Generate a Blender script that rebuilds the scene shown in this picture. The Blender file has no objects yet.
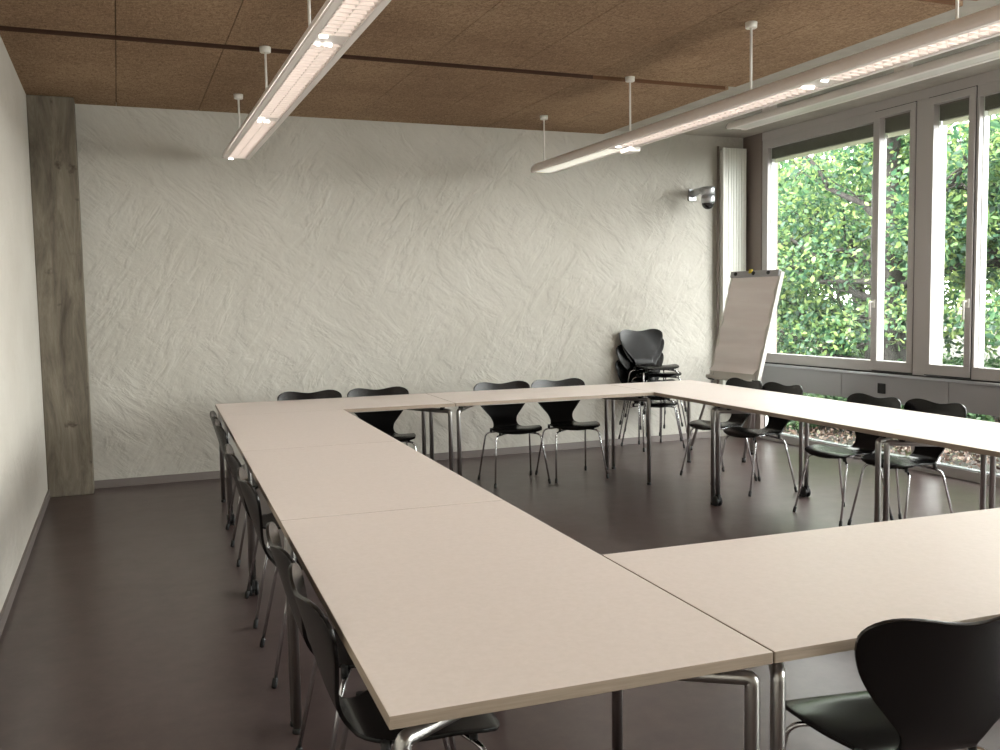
import bpy, bmesh, math, random
import numpy as np
from mathutils import Vector, Matrix
PI = math.pi
C = bpy.context.scene.collection
random.seed(7)

# ------------------------------------------------------------------ solved camera + room
F_PX, YAW, PITCH, ROLL, CAM_H = 938.11, 0.38452, -0.07894, -0.01686, 1.4749
XL, YB, ZC, XW = -0.572, 8.281, 3.088, 6.15
YN = -2.6                       # wall behind the viewer
AX, AY, PHI = 0.4124, 1.5757, -0.0399
TW = 0.8157; TL = 2 * TW        # table width, length
TH = 0.74

# ------------------------------------------------------------------ materials
def nt(m):
    m.use_nodes = True; t = m.node_tree; return t, t.nodes['Principled BSDF']
def srgb(c):
    return tuple(((x/255)/12.92 if x/255 <= .04045 else ((x/255+.055)/1.055)**2.4) for x in c) + (1,)
def mat(name, col, rough=.5, metal=0., spec=.5, **kw):
    m = bpy.data.materials.new(name); t, b = nt(m)
    b.inputs['Base Color'].default_value = srgb(col)
    b.inputs['Roughness'].default_value = rough
    b.inputs['Metallic'].default_value = metal
    b.inputs['Specular IOR Level'].default_value = spec
    for k, v in kw.items(): b.inputs[k.replace('_', ' ')].default_value = v
    return m
def N(t, ty, **kw):
    n = t.nodes.new(ty)
    for k, v in kw.items():
        if hasattr(n, k): setattr(n, k, v)
        else: n.inputs[k].default_value = v
    return n
def coords(t, scale=(1, 1, 1), rot=(0, 0, 0), obj=True):
    tc = N(t, 'ShaderNodeTexCoord'); mp = N(t, 'ShaderNodeMapping')
    mp.inputs['Scale'].default_value = scale; mp.inputs['Rotation'].default_value = rot
    t.links.new(tc.outputs['Object' if obj else 'Generated'], mp.inputs['Vector']); return mp.outputs[0]
def noise(t, vec, scale, detail=4, rough=.6, dist=0):
    n = N(t, 'ShaderNodeTexNoise'); n.inputs['Scale'].default_value = scale; n.inputs['Detail'].default_value = detail
    n.inputs['Roughness'].default_value = rough; n.inputs['Distortion'].default_value = dist
    t.links.new(vec, n.inputs['Vector']); return n.outputs['Fac']
def ramp(t, fac, stops):
    r = N(t, 'ShaderNodeValToRGB'); e = r.color_ramp.elements
    while len(e) < len(stops): e.new(.5)
    for i, (p, c) in enumerate(stops):
        e[i].position = p; e[i].color = srgb(c) if len(c) == 3 and max(c) > 1 else (c[0], c[1], c[2], 1)
    t.links.new(fac, r.inputs[0]); return r.outputs[0]
def bump(t, b, h, strength, dist):
    bn = N(t, 'ShaderNodeBump'); bn.inputs['Strength'].default_value = strength; bn.inputs['Distance'].default_value = dist
    t.links.new(h, bn.inputs['Height']); t.links.new(bn.outputs[0], b.inputs['Normal']); return bn
def math2(t, op, a, b_):
    n = N(t, 'ShaderNodeMath', operation=op)
    for i, v in enumerate((a, b_)):
        if isinstance(v, (int, float)): n.inputs[i].default_value = v
        else: t.links.new(v, n.inputs[i])
    return n.outputs[0]

def plaster_mat(name, base, dark, strength, axes):
    m = bpy.data.materials.new(name); t, b = nt(m)
    # trowel strokes: two sets of soft slanting smears, their strength varying over the wall
    v = coords(t, axes)
    def smear(rot, sc, det, dist):
        m0 = N(t, 'ShaderNodeMapping'); m0.inputs['Rotation'].default_value = rot
        mp = N(t, 'ShaderNodeMapping'); mp.inputs['Scale'].default_value = (1, 1, .38)
        t.links.new(v, m0.inputs['Vector']); t.links.new(m0.outputs[0], mp.inputs['Vector']); return noise(t, mp.outputs[0], sc, det, .55, dist)
    rt = (0, .85, 0) if axes[0] == 1 and name.startswith('trowel') else (.75, 0, 0)
    rt2 = tuple(-.75*x for x in rt)
    a = smear(rt, 6.5, 4, .35); c = smear(rt2, 8.5, 3, .4); patch = noise(t, v, 1.1, 2)
    pm = N(t, 'ShaderNodeMapRange'); pm.inputs[1].default_value = .4; pm.inputs[2].default_value = .6
    t.links.new(patch, pm.inputs[0])
    mixn = N(t, 'ShaderNodeMix'); t.links.new(pm.outputs[0], mixn.inputs[0]); t.links.new(a, mixn.inputs[2]); t.links.new(c, mixn.inputs[3])
    # plateaus with sharp lips, like overlapping trowel passes
    st = N(t, 'ShaderNodeMapRange', interpolation_type='SMOOTHSTEP'); st.inputs[1].default_value = .44; st.inputs[2].default_value = .56
    t.links.new(mixn.outputs[0], st.inputs[0])
    h = math2(t, 'ADD', math2(t, 'MULTIPLY', mixn.outputs[0], 1.2), math2(t, 'MULTIPLY', st.outputs[0], .22))
    h = math2(t, 'ADD', h, math2(t, 'MULTIPLY', noise(t, v, 24, 4), .24))
    bump(t, b, h, strength, .055)
    col = ramp(t, noise(t, v, 1.3, 5), [(.3, dark), (.65, base)])
    t.links.new(col, b.inputs['Base Color']); b.inputs['Roughness'].default_value = .85
    b.inputs['Specular IOR Level'].default_value = .25
    return m
M = {}
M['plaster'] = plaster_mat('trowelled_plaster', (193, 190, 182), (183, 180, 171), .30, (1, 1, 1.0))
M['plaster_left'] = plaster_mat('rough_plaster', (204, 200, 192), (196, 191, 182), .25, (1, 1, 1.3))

m = bpy.data.materials.new('linoleum'); t, b = nt(m); v = coords(t)
c = ramp(t, noise(t, v, 9, 8, .75), [(.3, (68, 56, 55)), (.7, (87, 73, 71))])
t.links.new(c, b.inputs['Base Color']); 
rr = N(t, 'ShaderNodeMapRange'); t.links.new(noise(t, v, 3, 4), rr.inputs[0]); rr.inputs[3].default_value = .26; rr.inputs[4].default_value = .36
t.links.new(rr.outputs[0], b.inputs['Roughness']); b.inputs['Specular IOR Level'].default_value = .5
bump(t, b, noise(t, v, 120, 2), .05, .002); M['floor'] = m

m = bpy.data.materials.new('wood_wool_board'); t, b = nt(m)
v = coords(t, (1, 1, 1)); vs = coords(t, (1, 3.2, 1), (0, 0, .3)); vs2 = coords(t, (3, 1, 1), (0, 0, .2))
f1 = math2(t, 'ADD', math2(t, 'MULTIPLY', noise(t, vs, 26, 5, .7, 1.5), .5), math2(t, 'MULTIPLY', noise(t, vs2, 24, 5, .7, 1.5), .5))
c = ramp(t, f1, [(.36, (108, 90, 75)), (.5, (160, 137, 116)), (.66, (194, 172, 150))])
mx = N(t, 'ShaderNodeMix', data_type='RGBA', blend_type='MULTIPLY'); mx.inputs[0].default_value = 1
t.links.new(c, mx.inputs[6]); t.links.new(ramp(t, noise(t, v, .9, 3), [(.3, (215, 205, 195)), (.7, (255, 250, 240))]), mx.inputs[7])
t.links.new(mx.outputs[2], b.inputs['Base Color']); b.inputs['Roughness'].default_value = .95
b.inputs['Specular IOR Level'].default_value = .1
bump(t, b, f1, .5, .01); M['woodwool'] = m

m = bpy.data.materials.new('board_marked_concrete'); t, b = nt(m)
v = coords(t, (1, 1, .18)); v1 = coords(t, (1, 1, 1))
f1 = noise(t, v, 9, 8, .7, .6)
c = ramp(t, f1, [(.3, (76, 69, 60)), (.5, (112, 104, 91)), (.7, (140, 132, 118))])
spots = ramp(t, noise(t, v1, 6, 4, .6), [(.27, (120, 105, 85)), (.36, (255, 255, 255))])
mx = N(t, 'ShaderNodeMix', data_type='RGBA', blend_type='MULTIPLY'); mx.inputs[0].default_value = .8
t.links.new(c, mx.inputs[6]); t.links.new(spots, mx.inputs[7])
t.links.new(mx.outputs[2], b.inputs['Base Color']); b.inputs['Roughness'].default_value = .85
bump(t, b, f1, .35, .02); M['concrete'] = m
m = bpy.data.materials.new('slab_concrete'); t, b = nt(m)
c = ramp(t, noise(t, coords(t), 4, 6), [(.3, (160, 156, 147)), (.7, (182, 178, 169))]); t.links.new(c, b.inputs['Base Color'])
b.inputs['Roughness'].default_value = .8; M['slab'] = m

M['recess'] = mat('recess_brown', (70, 46, 32), .9)
M['batten'] = mat('batten_brown', (112, 78, 52), .8)
M['baseboard'] = mat('baseboard_grey', (120, 112, 108), .5)
M['frame'] = mat('window_frame_taupe', (184, 181, 180), .42)
M['frame_dark'] = mat('post_taupe', (128, 116, 110), .5)
M['seal'] = mat('black_seal', (22, 21, 22), .6)
M['jamb'] = mat('white_jamb', (238, 240, 238), .5)
M['sill'] = mat('sill_aluminium', (196, 200, 206), .3, .6)
M['casing'] = mat('casing_grey', (166, 167, 170), .5)
M['blind'] = mat('blind_box_grey', (120, 116, 108), .7)
M['steel'] = mat('chrome_steel', (205, 205, 208), .14, 1.)
M['brushed'] = mat('brushed_steel', (170, 168, 166), .28, 1.)
M['shell'] = mat('black_lacquered_plywood', (11, 10, 11), .27, 0, .38)
M['rubber'] = mat('black_rubber', (16, 16, 17), .55)
M['black'] = mat('black_plastic', (26, 25, 26), .4)
M['white'] = mat('white_enamel', (228, 226, 220), .4)
M['lamp'] = mat('luminaire_housing', (246, 240, 237), .38)
M['radiator'] = mat('radiator_enamel', (232, 234, 226), .4)
M['chromeball'] = mat('satin_camera_metal', (190, 192, 196), .3, .8)
M['dome'] = mat('smoked_dome', (24, 22, 24), .08)
M['fabric'] = None; M['yellow'] = mat('yellow_plastic', (210, 190, 40), .5)
m = bpy.data.materials.new('cream_laminate'); t, b = nt(m)
c = ramp(t, noise(t, coords(t), 60, 3), [(.3, (221, 210, 203)), (.7, (227, 216, 210))]); t.links.new(c, b.inputs['Base Color'])
b.inputs['Roughness'].default_value = .42; b.inputs['Specular IOR Level'].default_value = .4; M['laminate'] = m
m = bpy.data.materials.new('edge_band'); t, b = nt(m)
c = ramp(t, noise(t, coords(t, (1, 1, 30)), 8, 3), [(.3, (140, 126, 112)), (.7, (160, 145, 130))]); t.links.new(c, b.inputs['Base Color'])
b.inputs['Roughness'].default_value = .45; M['edge'] = m
m = bpy.data.materials.new('flipchart_paper'); t, b = nt(m)
c = ramp(t, noise(t, coords(t, (.3, .3, 3)), 3, 3), [(.3, (238, 230, 228)), (.7, (250, 245, 243))]); t.links.new(c, b.inputs['Base Color'])
b.inputs['Roughness'].default_value = .7; M['paper'] = m
def emis(name, col, s):
    m = bpy.data.materials.new(name); t, b = nt(m)
    b.inputs['Base Color'].default_value = srgb(col); b.inputs['Emission Color'].default_value = srgb(col)
    b.inputs['Emission Strength'].default_value = s; return m
M['tube'] = emis('fluorescent_tube', (255, 250, 247), 3.2)
M['tube_end'] = emis('lamp_end_glow', (255, 250, 244), 4.0)
M['diffuser'] = emis('lit_diffuser', (248, 246, 232), .55)
M['louvre'] = mat('louvre_blade_white', (236, 228, 222), .35)
m = bpy.data.materials.new('window_glass'); m.use_nodes = True; t = m.node_tree; t.nodes.clear()
o = N(t, 'ShaderNodeOutputMaterial'); mx = N(t, 'ShaderNodeMixShader'); tr = N(t, 'ShaderNodeBsdfTransparent'); gl = N(t, 'ShaderNodeBsdfGlossy')
tr.inputs[0].default_value = (.93, .96, .94, 1); gl.inputs['Roughness'].default_value = .02
lw = N(t, 'ShaderNodeLayerWeight'); lw.inputs['Blend'].default_value = .5
pw = math2(t, 'POWER', lw.outputs['Facing'], 5.0); fr_out = math2(t, 'ADD', math2(t, 'MULTIPLY', pw, .9), .035)
t.links.new(fr_out, mx.inputs[0]); t.links.new(tr.outputs[0], mx.inputs[1]); t.links.new(gl.outputs[0], mx.inputs[2]); t.links.new(mx.outputs[0], o.inputs[0])
M['glass'] = m
m = bpy.data.materials.new('white_translucent_fabric'); m.use_nodes = True; t = m.node_tree; t.nodes.clear()
o = N(t, 'ShaderNodeOutputMaterial'); mx = N(t, 'ShaderNodeMixShader'); mx.inputs[0].default_value = .6
df = N(t, 'ShaderNodeBsdfDiffuse'); tl = N(t, 'ShaderNodeBsdfTranslucent'); df.inputs[0].default_value = (.8, .8, .74, 1); tl.inputs[0].default_value = (.5, .5, .42, 1)
t.links.new(df.outputs[0], mx.inputs[1]); t.links.new(tl.outputs[0], mx.inputs[2]); t.links.new(mx.outputs[0], o.inputs[0]); M['fabric'] = m
def leafmat(name, cols, trans=.5):
    m = bpy.data.materials.new(name); m.use_nodes = True; t = m.node_tree; t.nodes.clear()
    o = N(t, 'ShaderNodeOutputMaterial'); g = N(t, 'ShaderNodeNewGeometry')
    n = len(cols); c = ramp(t, g.outputs['Random Per Island'], [(i/(n-1), cols[i]) for i in range(n)])
    d = N(t, 'ShaderNodeBsdfPrincipled'); d.inputs['Roughness'].default_value = .5; tl = N(t, 'ShaderNodeBsdfTranslucent'); mx = N(t, 'ShaderNodeMixShader')
    mx.inputs[0].default_value = trans
    hs = N(t, 'ShaderNodeHueSaturation'); hs.inputs['Hue'].default_value = .48; hs.inputs['Value'].default_value = 1.5
    t.links.new(c, d.inputs['Base Color']); t.links.new(c, hs.inputs['Color']); t.links.new(hs.outputs[0], tl.inputs[0])
    t.links.new(d.outputs[0], mx.inputs[1]); t.links.new(tl.outputs[0], mx.inputs[2]); t.links.new(mx.outputs[0], o.inputs[0]); return m
M['leaf'] = leafmat('beech_leaves', [(36, 60, 50), (54, 86, 64), (78, 108, 66), (124, 142, 84)], .45)
M['leaf_far'] = leafmat('far_leaves', [(44, 76, 50), (74, 104, 56), (112, 130, 76)], .45)
M['leaf_low'] = leafmat('shrub_leaves', [(34, 54, 38), (52, 80, 50), (78, 104, 64)], .4)
m = bpy.data.materials.new('bark'); t, b = nt(m)
c = ramp(t, noise(t, coords(t, (1, 1, .3)), 14, 6), [(.3, (18, 16, 15)), (.7, (44, 40, 38))]); t.links.new(c, b.inputs['Base Color']); b.inputs['Roughness'].default_value = .9
bump(t, b, noise(t, coords(t, (1, 1, .3)), 20, 5), .6, .03); M['bark'] = m
m = bpy.data.materials.new('leaf_litter_ground'); t, b = nt(m); v = coords(t)
c = ramp(t, noise(t, v, 5, 8, .75), [(.33, (14, 13, 10)), (.46, (34, 27, 23)), (.55, (25, 34, 20)), (.66, (66, 56, 50))]); t.links.new(c, b.inputs['Base Color'])
b.inputs['Roughness'].default_value = .95; bump(t, b, noise(t, v, 9, 6), .8, .05); M['ground'] = m

# ------------------------------------------------------------------ mesh helpers
def obj(name, bm, m, parent=None, smooth=False, bevel=0, loc=None):
    bmesh.ops.recalc_face_normals(bm, faces=bm.faces)
    me = bpy.data.meshes.new(name); bm.to_mesh(me); bm.free()
    for x in (m if isinstance(m, (list, tuple)) else [m]): me.materials.append(x)
    if smooth:
        for p in me.polygons: p.use_smooth = True
    o = bpy.data.objects.new(name, me); C.objects.link(o)
    if parent is not None: o.parent = parent
    if bevel:
        md = o.modifiers.new('bevel', 'BEVEL'); md.width = bevel; md.segments = 2; md.limit_method = 'ANGLE'
    return o
def bx(bm, x0, x1, y0, y1, z0, z1, mi=0):
    vs = [bm.verts.new((x, y, z)) for z in (z0, z1) for y in (y0, y1) for x in (x0, x1)]
    for f in ((0, 1, 3, 2), (4, 6, 7, 5), (0, 4, 5, 1), (2, 3, 7, 6), (0, 2, 6, 4), (1, 5, 7, 3)):
        fc = bm.faces.new([vs[i] for i in f]); fc.material_index = mi
    return vs
def box(*a, bm=None):
    bm = bm or bmesh.new(); bx(bm, *a); return bm
def tube(bm, pts, r, seg=10, caps=True):
    pts = [Vector(p) for p in pts]; rs = r if isinstance(r, (list, tuple)) else [r]*len(pts)
    rings = []; up = None
    for i, p in enumerate(pts):
        if i == 0: d = pts[1]-pts[0]
        elif i == len(pts)-1: d = pts[-1]-pts[-2]
        else: d = (pts[i+1]-p).normalized() + (p-pts[i-1]).normalized()
        d.normalize()
        if up is None:
            up = d.orthogonal().normalized()
        else: up = (up - d*up.dot(d)).normalized()
        s = d.cross(up)
        rings.append([bm.verts.new(p + (up*math.cos(a)+s*math.sin(a))*rs[i]) for a in (2*PI*k/seg for k in range(seg))])
    for a, b in zip(rings, rings[1:]):
        for k in range(seg):
            f = bm.faces.new((a[k], a[(k+1) % seg], b[(k+1) % seg], b[k])); f.smooth = True
    if caps: bm.faces.new(rings[0][::-1]); bm.faces.new(rings[-1])
    return bm
def rounded(pts, r, n=5):
    """polyline with filleted corners"""
    pts = [Vector(p) for p in pts]; out = [pts[0]]
    for i in range(1, len(pts)-1):
        a, b, c = pts[i-1], pts[i], pts[i+1]
        d1 = (a-b).normalized(); d2 = (c-b).normalized(); rr_ = min(r, (a-b).length*.45, (c-b).length*.45)
        p1 = b+d1*rr_; p2 = b+d2*rr_
        for k in range(n+1):
            u = k/n; out.append((1-u)**2*p1 + 2*u*(1-u)*b + u*u*p2)
    out.append(pts[-1]); return out
def lathe(bm, prof, cx=0, cy=0, seg=20):
    rings = []
    for r, z in prof:
        rings.append([bm.verts.new((cx+r*math.cos(2*PI*k/seg), cy+r*math.sin(2*PI*k/seg), z)) for k in range(seg)])
    for a, b in zip(rings, rings[1:]):
        for k in range(seg):
            f = bm.faces.new((a[k], a[(k+1) % seg], b[(k+1) % seg], b[k])); f.smooth = True
    bm.faces.new(rings[0][::-1]); bm.faces.new(rings[-1]); return bm
def tag(o, label, cat, group=None, kind=None):
    o['label'] = label; o['category'] = cat
    if group: o['group'] = group
    if kind: o['kind'] = kind
    return o
def thing(name, label, cat, loc=(0, 0, 0), rz=0, group=None):
    o = bpy.data.objects.new(name, None); C.objects.link(o); o.empty_display_size = .1
    o.location = loc; o.rotation_euler = (0, 0, rz); return tag(o, label, cat, group)
def struct(name, bm, m, bevel=0, **kw):
    o = obj(name, bm, m, bevel=bevel, **kw); o['kind'] = 'structure'; return o
def kids(o): return [c for c in bpy.data.objects if c.parent == o]
def dup(root, loc, rz, label, group=None):
    r = root.copy(); C.objects.link(r); r.location = loc; r.rotation_euler = (0, 0, rz); r['label'] = label
    if group: r['group'] = group
    for ch in kids(root):
        c = ch.copy(); C.objects.link(c); c.parent = r
        for g in kids(ch):
            d = g.copy(); C.objects.link(d); d.parent = c
    return r
def T(a, b, z=0):               # table-square frame -> world
    c, s = math.cos(PHI), math.sin(PHI)
    return (AX + a*c - b*s, AY + a*s + b*c, z)

# ------------------------------------------------------------------ room shell
struct('floor', box(XL-.2, XW+.12, YN-.2, YB+.2, -.12, 0), M['floor'])
struct('wall_back', box(XL-.2, XW+.3, YB, YB+.2, 0, ZC+.25), M['plaster'])
struct('wall_left', box(XL-.2, XL, YN-.2, YB, 0, ZC+.25), M['plaster_left'])
struct('wall_front', box(XL-.2, XW+.3, YN-.2, YN, 0, ZC+.25), M['plaster'])
# concrete slab above, with eave past the windows
struct('ceiling', box(XL-.2, XW+.35, YN-.2, YB+.2, ZC+.042, ZC+.3), M['slab'])
seams = [XL, .06, .69, 1.34, 1.99, 2.625, 3.25, 3.9, 4.49]
gaps = [6.2, 4.0, 1.8, -.4]
ys = [YB] + sum([[g+.045, g-.045] for g in gaps], []) + [YN]
bm = bmesh.new()
for i in range(len(seams)-1):
    for j in range(0, len(ys), 2):
        bx(bm, seams[i]+(.0025 if i else 0), seams[i+1]-(.0025 if i < 7 else 0), ys[j+1], ys[j], ZC, ZC+.035)
struct('ceiling_panels', bm, M['woodwool'])
bm = bmesh.new(); bx(bm, XL, 4.485, YN, YB, ZC+.03, ZC+.041); struct('ceiling_backing', bm, M['recess'])
bm = bmesh.new()
for g in gaps: bx(bm, XL, 3.3, g+.042, g+.046, ZC-.004, ZC+.034)
struct('recess_shade_strip', bm, M['recess'])  # dark strips paint the shade of the gaps onto the far panel edges
bm = bmesh.new()
for g in gaps: bx(bm, 3.3, 4.46, g+.042, g+.046, ZC-.004, ZC+.034)
struct('trim_6', bm, M['batten'])
struct('baseboard_back', box(-.243, XW-.3, YB-.014, YB, 0, .065), M['baseboard'])
struct('baseboard_left', box(XL, XL+.014, YN, 8.03, 0, .065), M['baseboard'])
p_ = box(XL, -.243, 8.03, YB+.02, 0, ZC); o = struct('pillar', p_, M['concrete'], bevel=.008)

# ------------------------------------------------------------------ window wall (inner face at x = XW)
FD = .07                                              # frame depth
def frame_ring(bm, y0, y1, z0, z1, w, x0=XW, x1=None, wb=None):
    x1 = x1 or XW+FD; wb = wb or w
    bx(bm, x0, x1, y0, y1, z0, z0+wb); bx(bm, x0, x1, y0, y1, z1-w, z1)
    bx(bm, x0, x1, y0, y0+w, z0+wb, z1-w); bx(bm, x0, x1, y1-w, y1, z0+wb, z1-w)
ZS, ZT = .80, 3.05
# sections: (y_far, y_near) of each frame; casements have a slim sash in front
units = [(7.975, 5.972, 'AB'), (5.85, 3.87, 'BA'), (3.73, 1.75, 'AB'), (1.61, -.37, 'BA'), (-.51, -2.49, 'AB')]
wn = 0
for (yf, yn, kind) in units:
    wn += 1
    cas = .46
    if kind == 'AB': wide = (yf, yn+cas); cs = (yn+cas, yn)
    else: cs = (yf, yf-cas); wide = (yf-cas, yn)
    bm = bmesh.new()
    sf, sn = (.085, .024) if kind == 'AB' else (.024, .085)
    bx(bm, XW, XW+FD, wide[1]+.002, wide[0], ZS, ZS+.095); bx(bm, XW, XW+FD, wide[1]+.002, wide[0], ZT-.085, ZT)
    bx(bm, XW, XW+FD, wide[0]-sf, wide[0], ZS+.095, ZT-.085); bx(bm, XW, XW+FD, wide[1]+.002, wide[1]+sn, ZS+.095, ZT-.085)
    w = struct('window_%d' % wn, bm, M['frame'], bevel=.004)
    gy0, gy1 = wide[1]+sn, wide[0]-sf
    obj('pane', box(XW+.04, XW+.046, gy0, gy1, ZS+.09, ZT-.08), M['glass'], w)
    # sash
    bm = bmesh.new(); frame_ring(bm, cs[1]+.004, cs[0]-.004, ZS+.012, ZT-.004, .058, x0=XW-.014, wb=.085)
    sash = obj('casement_sash', bm, M['frame'], w, bevel=.004)
    obj('casement_pane', box(XW+.04, XW+.046, cs[1]+.056, cs[0]-.056, ZS+.09, ZT-.08), M['glass'], sash)
    bm = bmesh.new()      # thin black seal round the sash
    frame_ring(bm, cs[1]-.002, cs[0]+.002, ZS+.004, ZT+.002, .006, x0=XW-.002, x1=XW+.01)
    obj('seal', bm, M['seal'], w)
    hy = cs[0]-.03 if kind == 'AB' else cs[1]+.03
    bm = bmesh.new(); bx(bm, XW-.026, XW-.014, hy-.016, hy+.016, 1.36, 1.43)
    d_ = 1 if kind == 'AB' else 1
    tube(bm, rounded([(XW-.02, hy, 1.41), (XW-.062, hy, 1.41), (XW-.062, hy, 1.27)], .012), .009, 8)
    obj('window_handle', bm, M['white'], w)
    # white outer reveal of each opening, rolled blind box above the glass
    for (a, b_, xo) in ((wide[0]-sf, wide[1]+sn, XW+.10), (cs[0]-.058, cs[1]+.058, XW+.064)):
        bm = bmesh.new()
        bx(bm, XW+.046, xo, a-.006, a+.03, ZS+.09, ZT-.08); bx(bm, XW+.046, xo, b_-.03, b_+.006, ZS+.09, ZT-.08)
        obj('outer_reveal', bm, M['jamb'], w)
        obj('blind_rail', box(XW+.085, XW+.088, b_, a, ZT-.228, ZT-.185), M['fabric'], w)
        obj('blind_box', box(XW+.048, XW+.10, b_, a, ZT-.19, ZT-.05), M['blind'], w)
bm = bmesh.new()
for y0, y1 in ((5.85, 5.972), (3.73, 3.87), (1.61, 1.75), (-.51, -.37), (-2.62, -2.49)):
    bx(bm, XW-.004, XW+.2, y0, y1, 0, ZT)
struct('trim_2', bm, M['frame'], bevel=.004)
struct('trim_3', box(XW-.002, XW+.2, YN, YB, ZT, ZC+.045), M['frame'], bevel=.004)
struct('trim_4', box(XW-.01, XW+.2, 7.975, YB, 0, ZC+.045), M['frame_dark'], bevel=.004)
struct('window_sill', box(XW-.05, XW+.2, YN, YB-.0, .768, .79), M['sill'], bevel=.004)
struct('trim_5', box(XW-.01, XW+.1, YN, 7.975, .79, .80), M['seal'])
bm = bmesh.new(); yy = 7.975
while yy > YN+.1:
    y2 = max(yy-1.2, YN); bx(bm, XW-.03, XW+.2, y2+.002, yy-.002, .54, .768); yy = y2
struct('wall_right', bm, M['casing'], bevel=.003)
# low glazing strip
bm = bmesh.new(); bx(bm, XW-.01, XW+.1, YN, 7.975, 0, .078); bx(bm, XW-.012, XW-.01, YN, 7.975, .070, .078)
struct('baseboard_right', bm, M['frame'], bevel=.004)
low = None
bounds = [7.975] + [5.99, 5.85, 3.87, 3.73, 1.75, 1.61, -.37, -.51, -2.49]
bm = bmesh.new(); bx(bm, XW+.0, XW+.06, -2.49, 7.975, .078, .088); wl = struct('window_6', bm, M['sill'])
for k in range(0, len(bounds), 2):
    obj('low_pane', box(XW+.04, XW+.046, bounds[k+1], bounds[k], .088, .54), M['glass'], wl)
    obj('outer_reveal', box(XW+.05, XW+.125, bounds[k]-.012, bounds[k]-.001, .08, .54), M['jamb'], wl)

# ------------------------------------------------------------------ socket, radiator, security camera
s = thing('power_socket', 'black double power socket on the grey panel under the window', 'socket', (XW-.03, 6.28, .66))
obj('socket_plate', box(-.008, 0, -.045, .045, -.045, .045), M['black'], s, bevel=.004)
bm = bmesh.new()
for dy in (-.022, .022):
    bx(bm, -.0095, -.008, dy-.018, dy+.018, -.036, .036)
obj('socket_insert', bm, M['rubber'], s)

rad = thing('panel_radiator', 'tall white vertical panel radiator on the back wall beside the window', 'radiator', (5.955, YB-.003, .28))
bm = bmesh.new()
n = 9
for k in range(n):
    x0 = -.145+k*.29/n; bx(bm, x0+.0015, x0+.29/n-.0015, -.115, -.085, 0, 2.72)
obj('radiator_panel', bm, M['radiator'], rad, bevel=.004)
obj('radiator_back', box(-.14, .14, -.086, -.045, .02, 2.70), M['radiator'], rad)
for z in (.3, 2.4):
    for x in (-.12, .09): obj('wall_bracket', box(x, x+.03, -.046, 0, z, z+.05), M['frame_dark'], rad)
obj('supply_pipe', tube(bmesh.new(), [(-.165, -.05, -.28), (-.165, -.05, 2.74)], .011, 8), M['frame_dark'], rad)

cam_t = thing('security_camera', 'silver dome security camera on a wall bracket left of the radiator', 'camera', (5.505, YB, 2.51))
obj('wall_plate', box(-.045, .045, -.02, 0, -.05, .07), M['chromeball'], cam_t, bevel=.006)
bm = bmesh.new(); tube(bm, [(0, -.01, .02), (0, -.12, .035), (0, -.27, .03)], [.04, .036, .038], 14)
obj('bracket_arm', bm, M['chromeball'], cam_t, smooth=True)
bm = lathe(bmesh.new(), [(.03, .065), (.066, .06), (.07, .04), (.07, -.015), (.064, -.02)], 0, -.29, 24)
obj('camera_cap', bm, M['chromeball'], cam_t)
bm = lathe(bmesh.new(), [(.060, -.018), (.068, -.035), (.072, -.06), (.070, -.085), (.064, -.10)], 0, -.29, 24)
obj('camera_body', bm, M['chromeball'], cam_t)
pr = [(.062*math.cos(a), -.098-.062*math.sin(a)) for a in [PI/2*k/8 for k in range(8)]] + [(.002, -.160)]
obj('dome', lathe(bmesh.new(), pr, 0, -.29, 24), M['dome'], cam_t, smooth=True)

# ------------------------------------------------------------------ luminaires (long axis along y)
def lamp_profile(w, h, n=14):
    # elliptical wing section, flat underside, local x/z, underside at z=0
    pts = []
    for k in range(n+1):
        a = PI*k/n
        x = w/2*math.copysign(abs(math.cos(a))**.75, math.cos(a)); z = .012+(h-.012)*abs(math.sin(a))**.8
        pts.append((x, z))
    return pts
def housing_bm(L, w, h, slot, mods):
    """L from y=0 (far end) down to y=-L ; slots = openings in the underside"""
    bm = bmesh.new(); pr = lamp_profile(w, h)
    ends = []
    stations = [(-.0, .55), (-.006, .8), (-.02, .95), (-.045, 1.0), (-L+.045, 1.0), (-L+.02, .95), (-L+.006, .8), (-L, .55)]
    rings = []
    for y, s_ in stations:
        rings.append([bm.verts.new((x*(s_*.3+.7), y, .012+(z-.012)*s_)) for x, z in pr])
    for a, b in zip(rings, rings[1:]):
        for k in range(len(pr)-1):
            f = bm.faces.new((a[k], a[k+1], b[k+1], b[k])); f.smooth = True
    bm.faces.new(rings[0]); bm.faces.new(rings[-1][::-1])
    # underside rails and blanks
    hw = slot/2
    for sx in (-1, 1):
        bx(bm, min(sx*hw, sx*(w/2-.004)), max(sx*hw, sx*(w/2-.004)), -L+.02, -.02, 0, .014)
        bx(bm, sx*hw-.002, sx*hw+.002, -L+.02, -.02, 0, .045)
    edges = [-.02] + sum([[a, b] for a, b in mods], []) + [-L+.02]
    for k in range(0, len(edges), 2):
        if edges[k]-edges[k+1] > .001: bx(bm, -hw, hw, edges[k+1], edges[k], .006, .04)
    return bm
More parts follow.
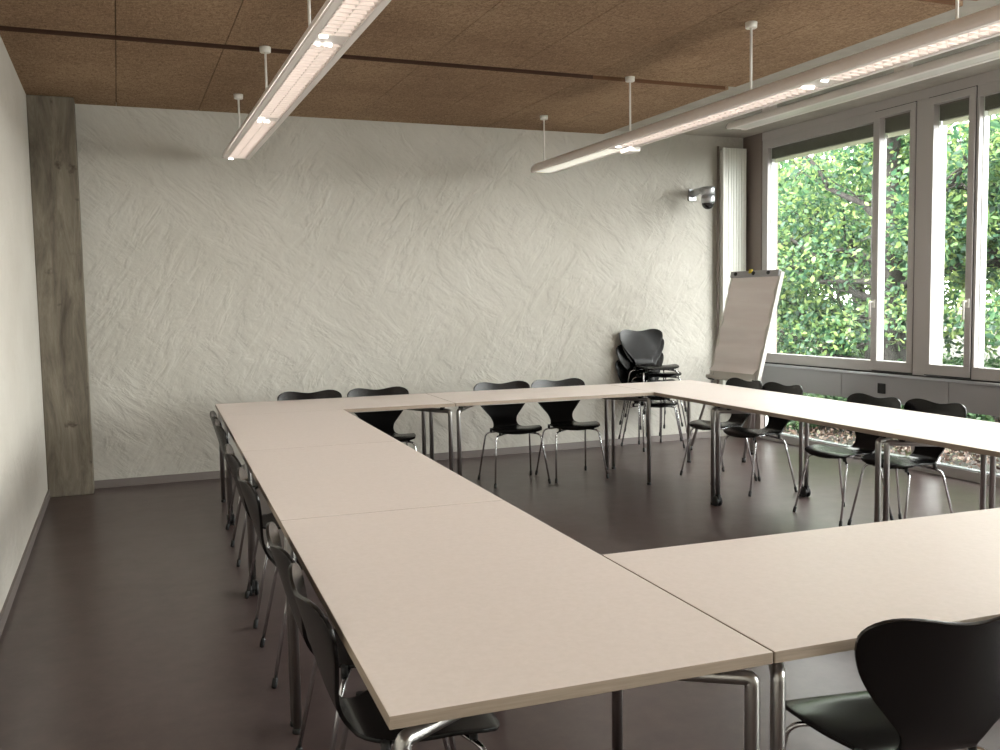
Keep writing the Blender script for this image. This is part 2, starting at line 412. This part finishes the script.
def make_lamp(name, label, x, y0, zb, L, w, h, slot, mods, kinds, rods, ceil_z):
    t_ = thing(name, label, 'lamp', (x, y0, zb), 0)
    obj('housing', housing_bm(L, w, h, slot, mods), M['lamp'], t_)
    for (a, b), kd in zip(mods, kinds):
        if kd == 'louvre':
            bm = bmesh.new(); y = a-.02; 
            while y > b+.01:
                bx(bm, -slot/2, slot/2, y-.003, y+.003, .002, .038); y -= .056
            for xx in (-slot/2+.012, 0, slot/2-.012): bx(bm, xx-.001, xx+.001, b, a, .006, .034)
            obj('louvre', bm, M['louvre'], t_)
            for xx in (-slot*.22, slot*.22): obj('fluorescent_tube', tube(bmesh.new(), [(xx, a-.03, .056), (xx, b+.03, .056)], .008, 8), M['tube'], t_)
            for xx, w2, yy_ in ((-slot*.30, .016, b), (slot*.02, .026, b), (-slot*.30, .03, a)):
                bm = tube(bmesh.new(), [(xx-w2*.6, yy_, .003), (xx+w2*.6, yy_, .003)], .011, 8); obj('lamp_end_light', bm, M['tube_end'], t_)
        else:
            obj('diffuser', box(-slot/2, slot/2, b, a, .003, .012), M['diffuser'], t_)
    for ry in rods:
        r = obj('suspension_rod', tube(bmesh.new(), [(0, ry-y0, h-.004), (0, ry-y0, ceil_z-zb)], .0075, 8), M['white'], t_)
        obj('ceiling_rose', lathe(bmesh.new(), [(.031, ceil_z-zb-.034), (.034, ceil_z-zb-.031), (.036, ceil_z-zb)], 0, ry-y0, 18), M['white'], r)
    return t_
ZL = 2.64; ZL2 = 2.60
make_lamp('pendant_lamp', 'long pendant ceiling lamp with louvres nearest the left wall', .93, 7.86, ZL, 6.3, .215, .085, .145,
          [(-.03, -1.66), (-1.76, -3.55), (-3.68, -5.5)], ['louvre']*3, [7.56, 6.14, 4.70, 3.26, 1.82], ZC)
l2 = make_lamp('pendant_lamp', 'long pendant ceiling lamp with a lit diffuser at its far end, nearer the window', 3.54, 7.70, ZL2, 6.3, .215, .085, .145,
          [(-.03, -1.33), (-1.48, -3.52), (-3.68, -5.5)], ['diffuser', 'louvre', 'louvre'], [7.62, 6.12, 4.70, 3.22, 1.80], ZC)
obj('sensor_box', box(.03, .12, -1.52, -1.38, -.035, .0), M['white'], l2, bevel=.004)
l3 = make_lamp('surface_lamp', 'white batten lamp fixed under the bare concrete strip above the windows', 5.32, 7.30, 3.0, 6.3, .21, .075, .12,
          [(-.1, -2.9), (-3.05, -5.8)], ['plain', 'plain'], [], ZC)
for c_ in kids(l3):
    if c_.name.startswith('diffuser'): c_.data.materials[0] = M['white']
for y in (-.5, -2, -3.5, -5): obj('mounting_bracket', box(-.04, .04, y-.05, y+.05, .07, ZC+.042-3.0), M['lamp'], l3)

# ------------------------------------------------------------------ tables
def make_table(label, castors):
    """origin at the table's low corner; width TW along x, length TL along y"""
    t_ = thing('conference_table', label, 'table', group='cream topped conference tables in a square')
    bm = bmesh.new(); g = .002
    bx(bm, g, TW-g, g, TL-g, TH-.026, TH)
    bm.faces.ensure_lookup_table(); bm.normal_update()
    bmesh.ops.recalc_face_normals(bm, faces=bm.faces)
    for f in bm.faces:
        if abs(f.normal.z) < .5: f.material_index = 1
    o = obj('tabletop', bm, [M['laminate'], M['edge']], t_, bevel=.002)
    ins = .032; zt = TH-.062
    for (sx, sy) in ((0, 0), (1, 0), (0, 1), (1, 1)):
        x = ins if sx == 0 else TW-ins; y = ins if sy == 0 else TL-ins
        dx = 1 if sx == 0 else -1; dy = 1 if sy == 0 else -1
        roll = castors and sy == 1; zf = .085 if roll else .012
        e = (TW/2, y+dy*(TW/2-ins)*.62)
        bm = tube(bmesh.new(), rounded([(x, y, zf), (x, y, zt), (e[0], e[1], zt)], .014), .016, 12)
        leg = obj('leg', bm, M['brushed'], t_)
        if not roll:
            obj('foot_cap', lathe(bmesh.new(), [(.017, 0), (.018, .004), (.0165, .02)], x, y, 14), M['rubber'], leg)
        else:
            bm = bmesh.new()
            for k in (-1, 1):
                rings = []
                for (r_, w_) in ((.02, .0), (.033, .002), (.0375, .006), (.0375, .014), (.031, .019), (.012, .02)):
                    rings.append([bm.verts.new((x+k*(.006+w_), y-dy*.012+r_*math.cos(2*PI*i/18), .0375+r_*math.sin(2*PI*i/18))) for i in range(18)])
                for a, b in zip(rings, rings[1:]):
                    for i in range(18): bm.faces.new((a[i], a[(i+1) % 18], b[(i+1) % 18], b[i])).smooth = True
                bm.faces.new(rings[0]); bm.faces.new(rings[-1])
            bx(bm, x-.008, x+.008, y-.022, y+.022, .04, .088)
            obj('castor', bm, M['rubber'], leg)
        # spacer between bracket and top
        q = .17; px_, py_ = x+(e[0]-x)*q, y+(e[1]-y)*q
        obj('spacer', lathe(bmesh.new(), [(.019, zt+.01), (.019, TH-.026)], px_, py_, 12), M['rubber'], leg)
    bm = bmesh.new()
    y0 = ins+(TW/2-ins)*.62; bx(bm, TW/2-.022, TW/2+.022, y0-.03, TL-y0+.03, zt-.012, TH-.026)
    obj('centre_beam', bm, M['brushed'], t_)
    return t_
def place_table(a, b, rz, castors, label):
    if castors not in protos: r = protos[castors] = make_table(label, castors)
    else: r = dup(protos[castors], (0, 0, 0), 0, label)
    r.location = T(a, b); r.rotation_euler = (0, 0, PHI+rz); placed.append(r); return r
placed = []; protos = {}
L_ = TL
X2 = 4*TW; Y2 = TW+3*TL
for args in [
    (0, 0, 0, 0, 'cream conference table in the near left corner, its blunt corner closest to the viewer'),
    (0, L_, 0, 1, 'cream conference table along the left side, middle of the three'),
    (0, 2*L_, 0, 1, 'cream conference table along the left side, the one ending at the back row'),
    (0, Y2, -PI/2, 0, 'cream conference table at the back left corner by the concrete pillar end'),
    (2*TW, Y2, -PI/2, 0, 'cream conference table in the back row directly before the stacked chairs'),
    (X2, TW+2*L_, 0, 0, 'cream conference table on the window side, in front of the flip chart'),
    (X2, TW+L_, 0, 1, 'cream conference table on the window side below the black wall socket'),
    (X2, TW, 0, 1, 'cream conference table on the window side, cut by the right edge of the picture'),
    (3*TW, 0, PI/2, 0, 'cream conference table in the near row behind the large black chair back'),
    (5*TW, 0, PI/2, 0, 'cream conference table at the near right corner, mostly past the right edge'),
]: place_table(*args)

# ------------------------------------------------------------------ chairs (moulded shell on four legs), faces -y, origin at centre of the feet
def interp(x, xs, ys_):
    # smooth cubic (Catmull-Rom / pchip-like)
    i = max(0, min(len(xs)-2, next((k for k in range(len(xs)-1) if x <= xs[k+1]), len(xs)-2)))
    h = xs[i+1]-xs[i]; u = (x-xs[i])/h
    def sl(k):
        if k <= 0: return (ys_[1]-ys_[0])/(xs[1]-xs[0])
        if k >= len(xs)-1: return (ys_[-1]-ys_[-2])/(xs[-1]-xs[-2])
        a = (ys_[k]-ys_[k-1])/(xs[k]-xs[k-1]); b = (ys_[k+1]-ys_[k])/(xs[k+1]-xs[k])
        return 0 if a*b <= 0 else 2*a*b/(a+b)
    m0, m1 = sl(i)*h, sl(i+1)*h
    return (2*u**3-3*u*u+1)*ys_[i] + (u**3-2*u*u+u)*m0 + (-2*u**3+3*u*u)*ys_[i+1] + (u**3-u*u)*m1
WS = [.05, .07, .09, .12, .20, .30, .37, .43, .48, .53, .60, .68, .76, .82, .86, .885, .90]
WV = [.188, .196, .202, .208, .212, .190, .154, .118, .103, .112, .155, .206, .240, .250, .246, .228, .190]
YS = [0, .05, .12, .22, .32, .39, .44, .48, .53, .62, .72, .82, .90]     # arc length -> (y, z)
CY = [-.192, -.160, -.112, -.040, .044, .112, .158, .186, .208, .232, .254, .277, .296]
CZ = [.418, .438, .446, .442, .438, .432, .440, .468, .512, .598, .695, .793, .871]
CZ = [z if z < .47 else .468+(z-.468)*.825 for z in CZ]
def shell_bm():
    bm = bmesh.new(); nu, nv = 18, 48; grid = []
    for j in range(nv+1):
        row = []; nt_ = 7
        if j <= nt_: sc_ = .07*(1-math.cos(PI/2*j/nt_))
        elif j >= nv-nt_: sc_ = .835+.065*math.sin(PI/2*(j-nv+nt_)/nt_)
        else: sc_ = .07+.765*(j-nt_)/(nv-2*nt_)
        v = sc_/.90
        w = interp(max(.07, min(.835, sc_)), WS, WV)
        if sc_ < .07: w -= .095*(1-math.sqrt(max(0, 1-((.07-sc_)/.07)**2)))
        if sc_ > .835: w -= .085*(1-math.sqrt(max(0, 1-((sc_-.835)/.065)**2)))
        for i in range(nu+1):
            u = math.sin(PI/2*(-1+2*i/nu))*.5+.5*(-1+2*i/nu)
            x = u*w
            # extents: front edge bulges forward in the middle; top edge dips in the middle
            back = max(0, (v-.55)/.45); front = max(0, 1-v/.25)
            sarc = sc_ + front*front*(.016*u*u) - back**3*.024*math.cos(PI/2*u)**2
            y = interp(min(.9, max(0, sarc)), YS, CY); z = interp(min(.9, max(0, sarc)), YS, CZ)
            y -= back**.7*.040*(x/.24)**2                # wraps round the sitter
            seat = max(0, 1-v/.45)
            z += .014*(x/.2)**2*min(1, seat*2)*(0 if v < .1 else min(1, (v-.1)/.15))
            row.append(bm.verts.new((x, y, z)))
        grid.append(row)
    for j in range(nv):
        for i in range(nu):
            bm.faces.new((grid[j][i], grid[j][i+1], grid[j+1][i+1], grid[j+1][i])).smooth = True
    return bm
def make_chair():
    t_ = thing('stacking_chair', 'x', 'chair')
    o = obj('seat_shell', shell_bm(), M['shell'], t_, smooth=True)
    md = o.modifiers.new('thick', 'SOLIDIFY'); md.thickness = .010; md.offset = 0
    md = o.modifiers.new('bev', 'BEVEL'); md.width = .003; md.segments = 2; md.limit_method = 'ANGLE'; md.angle_limit = 1.0
    o['label'] = 'black moulded one-piece seat and back'
    for sx in (-1, 1):
        for sy in (-1, 1):
            foot = (sx*.232, sy*.205, .012); knee = (sx*.192, sy*.125, .398); inn = (sx*.035, sy*.055, .418)
            bm = tube(bmesh.new(), rounded([foot, knee, inn], .035), .0072, 10)
            leg = obj('leg', bm, M['steel'], t_)
            d = (Vector(knee)-Vector(foot)).normalized(); f0 = Vector(foot)
            obj('rubber_foot', tube(bmesh.new(), [f0-d*.011, f0, f0+d*.024, f0+d*.03], [.009, .011, .0105, .0078], 12), M['rubber'], leg)
            k0 = Vector((sx*.15, sy*.11, .414))
            obj('leg_spacer', tube(bmesh.new(), [k0+Vector((0, 0, -.012)), k0+Vector((0, 0, .024))], .011, 10), M['rubber'], leg)
    obj('mounting_plate', lathe(bmesh.new(), [(.07, .408), (.082, .412), (.082, .428), (.06, .434)], 0, 0, 20), M['steel'], t_)
    return t_
chair = make_chair(); used = []
def place_chair(x, y, rz, label, group=None, z=0, world=False):
    r = chair if not used else dup(chair, (0, 0, 0), 0, label)
    used.append(r); r['label'] = label
    if group: r['group'] = group
    elif 'group' in r.keys(): del r['group']
    r.location = (x, y, z) if world else T(x, y, z); r.rotation_euler = (0, 0, rz+(0 if world else PHI)); return r
G = 'black chairs round the tables'
# back row (face the viewer)
place_chair(.71, 5.50, 0, 'black chair tucked into the back row, first from the pillar, only its back rim showing', G)
place_chair(1.25, 5.50, 0, 'black chair tucked behind the inner left corner of the back table row', G)
place_chair(2.30, 5.50, 0, 'black chair in the back row, left one of the pair fully visible below the table', G)
place_chair(2.815, 5.50, .02, 'black chair in the back row, right one of the pair fully visible below the table', G)
# window side (face -x)
for x, y, r_, lb in [(3.87, 4.94, 0, 'black chair on the window side, the one beside the flip chart'),
                     (3.89, 4.46, 0, 'black chair on the window side, second from the flip chart'),
                     (3.87, 3.45, 0, 'black chair on the window side, below the wall socket'),
                     (3.95, 3.00, 0, 'black chair on the window side, nearest the right edge of the picture')]:
    place_chair(x, y, -PI/2+r_, lb, G)
# left side (face +x)
for x, y, r_, lb in [(.205, 4.52, 0, 'black chair on the left side, the farthest, by the back corner table'),
                     (.205, 4.05, 0, 'black chair on the left side, second from the back'),
                     (.20, 2.97, 0, 'black chair on the left side, third from the back'),
                     (.205, 2.25, 0, 'black chair on the left side, third from the viewer'),
                     (.212, 1.18, 0, 'black chair on the left side, second nearest the viewer'),
                     (.217, .68, 0, 'black chair on the left side, the nearest, its seat showing under the near table corner')]:
    place_chair(x, y, PI/2+r_, lb, G)
# near row (face +y, backs to the viewer)
place_chair(1.27, .175, PI-.12, 'large black chair back in the bottom right corner, backing onto the viewer', G)
place_chair(1.76, .16, PI-.05, 'black chair at the very right edge beside the large chair back', G)
# stack by the back wall
names = ['lowest', 'second from the bottom', 'third from the bottom', 'fourth from the bottom', 'second from the top', 'topmost']
for k in range(6):
    place_chair(4.855+(.0, -.035, .03, -.03, .03, .0)[k], 7.99-.006*k, (.03, -.03, .02, -.02, .02, 0)[k], 'black chair in the stack by the back wall, ' + names[k], 'stacked black chairs by the back wall', z=.073*k, world=True)

# ------------------------------------------------------------------ flip chart
fc = thing('flip_chart', 'grey flip chart easel with paper pad leaning by the window corner', 'flip chart', (5.30, 7.28, 0), -1.536)
tilt = .265
RX = Matrix.Rotation(-tilt, 4, 'X')            # board leans away from its face (-y local)
def on_board(bm):
    bmesh.ops.transform(bm, matrix=Matrix.Translation((0, 0, .733)) @ RX, verts=bm.verts); return bm
bm = box(-.345, .345, .0, .016, -.02, 1.0); obj('board', on_board(bm), M['white'], fc, bevel=.004)
for sx in (-1, 1): obj('board_edge', on_board(box(min(sx*.338, sx*.354), max(sx*.338, sx*.354), -.008, .03, -.02, 1.0)), M['white'], fc)
# wavy paper pad
bm = bmesh.new(); g = []
nz = 40
for j in range(nz+1):
    z = .03+.93*j/nz; row = []
    for i in range(9):
        x = -.325+.65*i/8
        y = -.012-.008*math.sin(z*31+1)-.004*math.sin(z*57)-(.03*max(0, (.14-z)/.12)**2)
        row.append(bm.verts.new((x, y, z)))
    g.append(row)
for j in range(nz):
    for i in range(8): bm.faces.new((g[j][i], g[j][i+1], g[j+1][i+1], g[j+1][i])).smooth = True
o = obj('paper_pad', on_board(bm), M['paper'], fc, smooth=True)
bm = box(-.345, .345, -.03, .0, .955, 1.012); cl = obj('clamp_bar', on_board(bm), M['casing'], fc, bevel=.004)
for x, mm in ((-.26, 'black'), (.0, 'black'), (.21, 'black')):
    bm = lathe(bmesh.new(), [(.016, -.02), (.018, -.01), (.018, .008), (.012, .012)], 0, 0, 14)
    bmesh.ops.transform(bm, matrix=Matrix.Translation((x, -.034, .985)) @ Matrix.Rotation(PI/2, 4, 'X'), verts=bm.verts)
    obj('clamp_knob', on_board(bm), M[mm], cl)
bm = box(-.06, -.02, -.045, -.03, .985, 1.022); k_ = obj('yellow_clip', on_board(bm), M['yellow'], cl)
bm = box(-.335, .335, -.06, .0, -.045, -.03); bx(bm, -.335, .335, -.06, -.055, -.045, -.015); tr_ = obj('pen_tray', on_board(bm), M['white'], fc)
for x in (-.30, .30): obj('tray_bracket', on_board(box(x-.025, x+.025, -.04, .0, -.055, -.02)), M['black'], fc)
top = Matrix.Translation((0, 0, .733)) @ RX @ Vector((0, .035, .9))
fl = Matrix.Translation((0, 0, .733)) @ RX @ Vector((-.31, .012, 0)); fr_ = Matrix.Translation((0, 0, .733)) @ RX @ Vector((.31, .012, 0))
for e, h in ((fl, -1), (fr_, 1)):
    tp = Matrix.Translation((0, 0, .733)) @ RX @ Vector((h*.20, .03, .92))
    d = (Vector(e)-Vector(tp)).normalized(); k = (Vector(tp).z-.02)/-d.z; ft = Vector(tp)+d*k
    leg = obj('leg', tube(bmesh.new(), [tp, ft], .013, 10), M['brushed'], fc)
    obj('foot_cap', tube(bmesh.new(), [ft+Vector((0, 0, -.02)), ft+Vector((0, 0, .02))], .017, 10), M['rubber'], leg)
ft = Vector((.10, .14, .02)); leg = obj('leg', tube(bmesh.new(), [top, ft], .018, 12), M['brushed'], fc)
obj('foot_cap', tube(bmesh.new(), [ft+Vector((0, 0, -.02)), ft+Vector((0, 0, .02))], .017, 10), M['rubber'], leg)

# ------------------------------------------------------------------ outside
GZ = -.3
bm = bmesh.new(); n = 24; g = []
for j in range(n+1):
    row = []
    for i in range(n+1):
        x = 6.36+i*1.3; y = -12+j*2.0
        row.append(bm.verts.new((x, y, GZ+.06*math.sin(x*1.7)*math.cos(y*1.3)+max(0, x-10)*.035)))
    g.append(row)
for j in range(n):
    for i in range(n): bm.faces.new((g[j][i], g[j][i+1], g[j+1][i+1], g[j+1][i])).smooth = True
struct('ground', bm, M['ground'])

def leaves(name, blobs, n, size, m, parent, seed, flat=.35):
    rng = np.random.default_rng(seed)
    w = np.array([b[3]*b[4]*b[5] for b in blobs])**.8; w /= w.sum()
    idx = rng.choice(len(blobs), n, p=w); B = np.array(blobs)[idx]
    d = rng.normal(size=(n, 3)); d /= np.linalg.norm(d, axis=1)[:, None]
    r = rng.random(n)**(1/2.2)
    c = B[:, :3]+d*r[:, None]*B[:, 3:6]
    s = size*(.6+.8*rng.random(n))
    nrm = rng.normal(size=(n, 3)); nrm[:, 2] += .8; nrm /= np.linalg.norm(nrm, axis=1)[:, None]
    a = np.cross(nrm, rng.normal(size=(n, 3))); a /= np.linalg.norm(a, axis=1)[:, None]; b = np.cross(nrm, a)
    # pointed oval leaf : 6 vertices, two quads folded at the midrib
    pat = [(-1, 0, 0), (-.3, .55, .12), (.5, .42, .1), (1, 0, 0), (.5, -.42, .1), (-.3, -.55, .12)]
    V = np.concatenate([c[:, None, :]+s[:, None, None]*(np.array([[p[0]] for p in pat])[None]*a[:, None, :]+np.array([[p[1]] for p in pat])[None]*b[:, None, :]+np.array([[p[2]] for p in pat])[None]*nrm[:, None, :])], 0).reshape(-1, 3)
    k = np.arange(n)*6
    Fq = np.stack([k, k+1, k+2, k+3, k, k+3, k+4, k+5], 1).reshape(-1, 4)
    me = bpy.data.meshes.new(name); me.vertices.add(len(V)); me.vertices.foreach_set('co', V.ravel())
    me.loops.add(Fq.size); me.loops.foreach_set('vertex_index', Fq.ravel().astype(np.int32))
    me.polygons.add(len(Fq)); me.polygons.foreach_set('loop_start', np.arange(0, Fq.size, 4, dtype=np.int32)); me.polygons.foreach_set('loop_total', np.full(len(Fq), 4, np.int32))
    me.update(calc_edges=True); me.validate(); me.materials.append(m)
    o = bpy.data.objects.new(name, me); C.objects.link(o); o.parent = parent; return o
def branch_bm(paths):
    bm = bmesh.new()
    for pts, r0, r1 in paths:
        n_ = len(pts); tube(bm, pts, [r0+(r1-r0)*i/(n_-1) for i in range(n_)], 8)
    return bm
def wiggle(p0, p1, n_, amp, rng, sag=0):
    p0, p1 = Vector(p0), Vector(p1); out = []
    for i in range(n_+1):
        u = i/n_; p = p0.lerp(p1, u); q = amp*math.sin(PI*u) if i < n_ else 0
        out.append(p+Vector((rng.uniform(-1, 1), rng.uniform(-1, 1), rng.uniform(-1, 1)))*q+Vector((0, 0, -sag*u*u)))
    return out
def tree(label, x, y, h, r, blobs, nleaf, size, m, seed, limbs, name='deciduous_tree'):
    t_ = thing(name, label, 'tree', (x, y, GZ))
    rng = random.Random(seed)
    trunk = [(0, 0, 0)] + [(rng.uniform(-.06, .06), rng.uniform(-.06, .06), h*k/6) for k in range(1, 7)]
    obj('trunk', branch_bm([(trunk, r*1.15, r*.5)]), M['bark'], t_)
    ps = []
    for (z0, tgt, rr0) in limbs:
        pts = wiggle((0, 0, z0), tgt, 9, .13, rng, .0); ps.append((pts, rr0, rr0*.3))
        for k in range(2, 9):
            p = pts[k]
            for _ in range(2):
                q = p+Vector((rng.uniform(-.7, .7), rng.uniform(-.9, .9), rng.uniform(-.5, .6)))
                ps.append((wiggle(p, q, 4, .07, rng), rr0*.3, rr0*.08))
    obj('branches', branch_bm(ps), M['bark'], t_)
    leaves('crown', blobs, nleaf, size, m, t_, seed)
    return t_
R_ = random.Random(3)
# main tree, trunk seen through the narrow casement
lim = [(1.2, (.3, 3.2, 1.9), .07), (1.6, (-.6, 2.8, 2.6), .065), (2.0, (.4, 2.4, 3.4), .06), (2.3, (-.8, -2.2, 3.4), .06), (1.8, (.2, -2.6, 2.6), .06),
       (2.7, (-.3, 2.0, 4.4), .055), (1.0, (-.9, 2.9, 1.3), .05), (1.9, (-1.1, 2.3, 2.2), .045), (2.2, (-1.0, 3.0, 2.9), .045), (.8, (-1.2, 2.2, .8), .045), (2.4, (1.6, -1.0, 4), .05), (1.4, (-.5, 3.6, 1.5), .055)]
bl = []
for (z0, tg, _) in lim:
    for u in (.35, .6, .85, 1.05):
        bl.append((tg[0]*u+R_.uniform(-.2, .2), tg[1]*u+R_.uniform(-.2, .2), z0+(tg[2]-z0)*u+R_.uniform(-.1, .35), .55, .75, .36))
bl += [(R_.uniform(-.6, 1.4), R_.uniform(-3, 3.6), R_.uniform(1.0, 5.2), .7, .8, .42) for _ in range(44)]
tree('green beech tree just outside, its trunk behind the narrow window casement', 10.0, 10.2, 5.2, .26, bl, 42000, .042, M['leaf'], 11, lim)
lim2 = [(1.5, (-.5, -1.8, 2.4), .05), (1.8, (-.3, 1.8, 2.9), .05), (2.2, (.2, -1.5, 3.6), .05), (2.4, (.4, 1.5, 3.7), .05)]
def blobs_from(lim, extra, rx, seed):
    r = random.Random(seed); out = []
    for (z0, tg, _) in lim:
        for u in (.4, .7, 1.0): out.append((tg[0]*u, tg[1]*u, z0+(tg[2]-z0)*u+r.uniform(0, .3), rx, rx*1.2, rx*.6))
    for _ in range(extra): out.append((r.uniform(-1, 1), r.uniform(-2.2, 2.2), r.uniform(1.2, 4.6), rx*1.1, rx*1.2, rx*.7))
    return out
tree('leafy tree outside behind the second window', 10.8, 8.4, 5, .12, blobs_from(lim2, 22, .6, 5), 24000, .042, M['leaf'], 21, lim2)
tree('bright yellow-green tree farther out behind the wide window pane', 14.5, 15.5, 6, .15, blobs_from(lim2, 22, .85, 6), 9000, .08, M['leaf_far'], 22, lim2)
tree('pale tree farther out behind the left edge of the wide window', 13.5, 18.5, 6, .15, blobs_from(lim2, 22, .85, 8), 9000, .08, M['leaf_far'], 23, lim2)
tree('pale tree far behind the narrow casement', 16.5, 12.5, 6, .15, blobs_from(lim2, 22, .9, 9), 9000, .08, M['leaf_far'], 24, lim2)
for i, (x, y, lb) in enumerate([(9.2, 10.6, 'low shrub outside, left of the beech trunk'), (9.0, 8.3, 'low shrub outside, seen through the low glazing at the right edge'),
                                (10.8, 12.6, 'low shrub outside below the wide window'), (11.4, 9.3, 'low shrub outside right of the beech trunk'), (8.6, 9.4, 'low shrub outside close to the glass, right of the beech trunk'), (9.6, 12.0, 'low shrub outside between the beech and the wall corner'), (10.2, 11.2, 'low shrub outside just left of the beech foot, seen through the low glazing'), (9.6, 9.7, 'low shrub outside just in front of the beech foot'), (10.4, 8.9, 'low shrub outside, seen through the low glazing behind the two chairs below the wall socket'), (12.0, 13.6, 'low shrub outside farthest out below the wide window'), (12.4, 11.4, 'low shrub outside behind the beech foot')]):
    t_ = thing('garden_shrub', lb, 'shrub', (x, y, GZ))
    rng = random.Random(i); ps = [(wiggle((0, 0, 0), (rng.uniform(-.5, .5), rng.uniform(-.6, .6), rng.uniform(.4, .8)), 4, .04, rng), .015, .004) for _ in range(9)]
    obj('stems', branch_bm(ps), M['bark'], t_)
    leaves('foliage', [(rng.uniform(-.4, .4), rng.uniform(-.6, .6), rng.uniform(.2, .75), .4, .45, .25) for _ in range(8)], 3500, .04, M['leaf_low'], t_, 40+i)

M['litter'] = leafmat('fallen_leaves', [(40, 30, 24), (70, 52, 42), (112, 92, 82), (56, 66, 36)], .1)
lit = leaves('leaf_litter', [(8.2+1.2*i, 7.5+1.3*j+.8*i, GZ+.05+max(0, 8.2+1.2*i-10)*.035, .9, .9, .07) for i in range(5) for j in range(6)], 22000, .024, M['litter'], None, 77)
tag(lit, 'brown fallen leaves covering the ground under the trees', 'leaves', kind='stuff')

# ------------------------------------------------------------------ light
w = bpy.data.worlds.new('world'); bpy.context.scene.world = w; w.use_nodes = True
bgn = w.node_tree.nodes['Background']; bgn.inputs[0].default_value = (1.0, .96, .965, 1); bgn.inputs[1].default_value = 15.5
sun = bpy.data.lights.new('sun', 'SUN'); sun.energy = 22; sun.angle = .03; sun.color = (1, .96, .88)
so = bpy.data.objects.new('sun', sun); C.objects.link(so)
d = Vector((.62, .35, -.95)); so.rotation_euler = d.to_track_quat('-Z', 'Y').to_euler()
for i, (y0, y1, z0, z1) in enumerate([(2.0, 7.97, .82, 3.03), (-2.5, 2.0, .82, 3.03), (-2.5, 7.97, .09, .53)]):
    a = bpy.data.lights.new('portal', 'AREA'); a.shape = 'RECTANGLE'; a.size = z1-z0; a.size_y = y1-y0; a.cycles.is_portal = True
    ao = bpy.data.objects.new('portal', a); C.objects.link(ao); ao.location = (XW+.22, (y0+y1)/2, (z0+z1)/2); ao.rotation_euler = (0, PI/2, 0)

# added fill lamp outside the unshaded windows behind the viewer, and the switched-on luminaires
def area(name, loc, rot, sx, sy, power, col):
    a = bpy.data.lights.new(name, 'AREA'); a.shape = 'RECTANGLE'; a.size = sx; a.size_y = sy; a.energy = power; a.color = col
    o = bpy.data.objects.new(name, a); C.objects.link(o); o.location = loc; o.rotation_euler = rot; return o
area('daylight_fill', (XW+.7, -.3, 1.95), (0, PI/2, 0), 2.2, 4.3, 520, (1, .955, .93))
for x, y0 in ((.93, 7.86), (3.54, 7.70)):
    area('luminaire_light', (x, y0-3.1, (ZL if x < 2 else ZL2)-.003), (0, 0, 0), .11, 5.4, 11, (1, .93, .86))

# ------------------------------------------------------------------ camera
cd = bpy.data.cameras.new('camera'); co = bpy.data.objects.new('camera', cd); C.objects.link(co); bpy.context.scene.camera = co
cd.sensor_width = 36; cd.lens = F_PX*36/1000; cd.clip_start = .05; cd.clip_end = 200
cy, sy, cp, sp = math.cos(YAW), math.sin(YAW), math.cos(PITCH), math.sin(PITCH)
f = Vector((sy*cp, cy*cp, sp)); r = Vector((cy, -sy, 0)); u = r.cross(f)
cr, sr = math.cos(ROLL), math.sin(ROLL); r2 = r*cr+u*sr; u2 = -r*sr+u*cr
mt = Matrix((( r2.x, u2.x, -f.x), (r2.y, u2.y, -f.y), (r2.z, u2.z, -f.z))).to_4x4(); mt.translation = (0, 0, CAM_H); co.matrix_world = mt
sc = bpy.context.scene
sc.view_settings.view_transform = 'Standard'; sc.view_settings.exposure = .14; sc.view_settings.look = 'None'
sc.cycles.max_bounces = 10; sc.cycles.diffuse_bounces = 6; sc.cycles.transparent_max_bounces = 12; sc.cycles.sample_clamp_indirect = 6
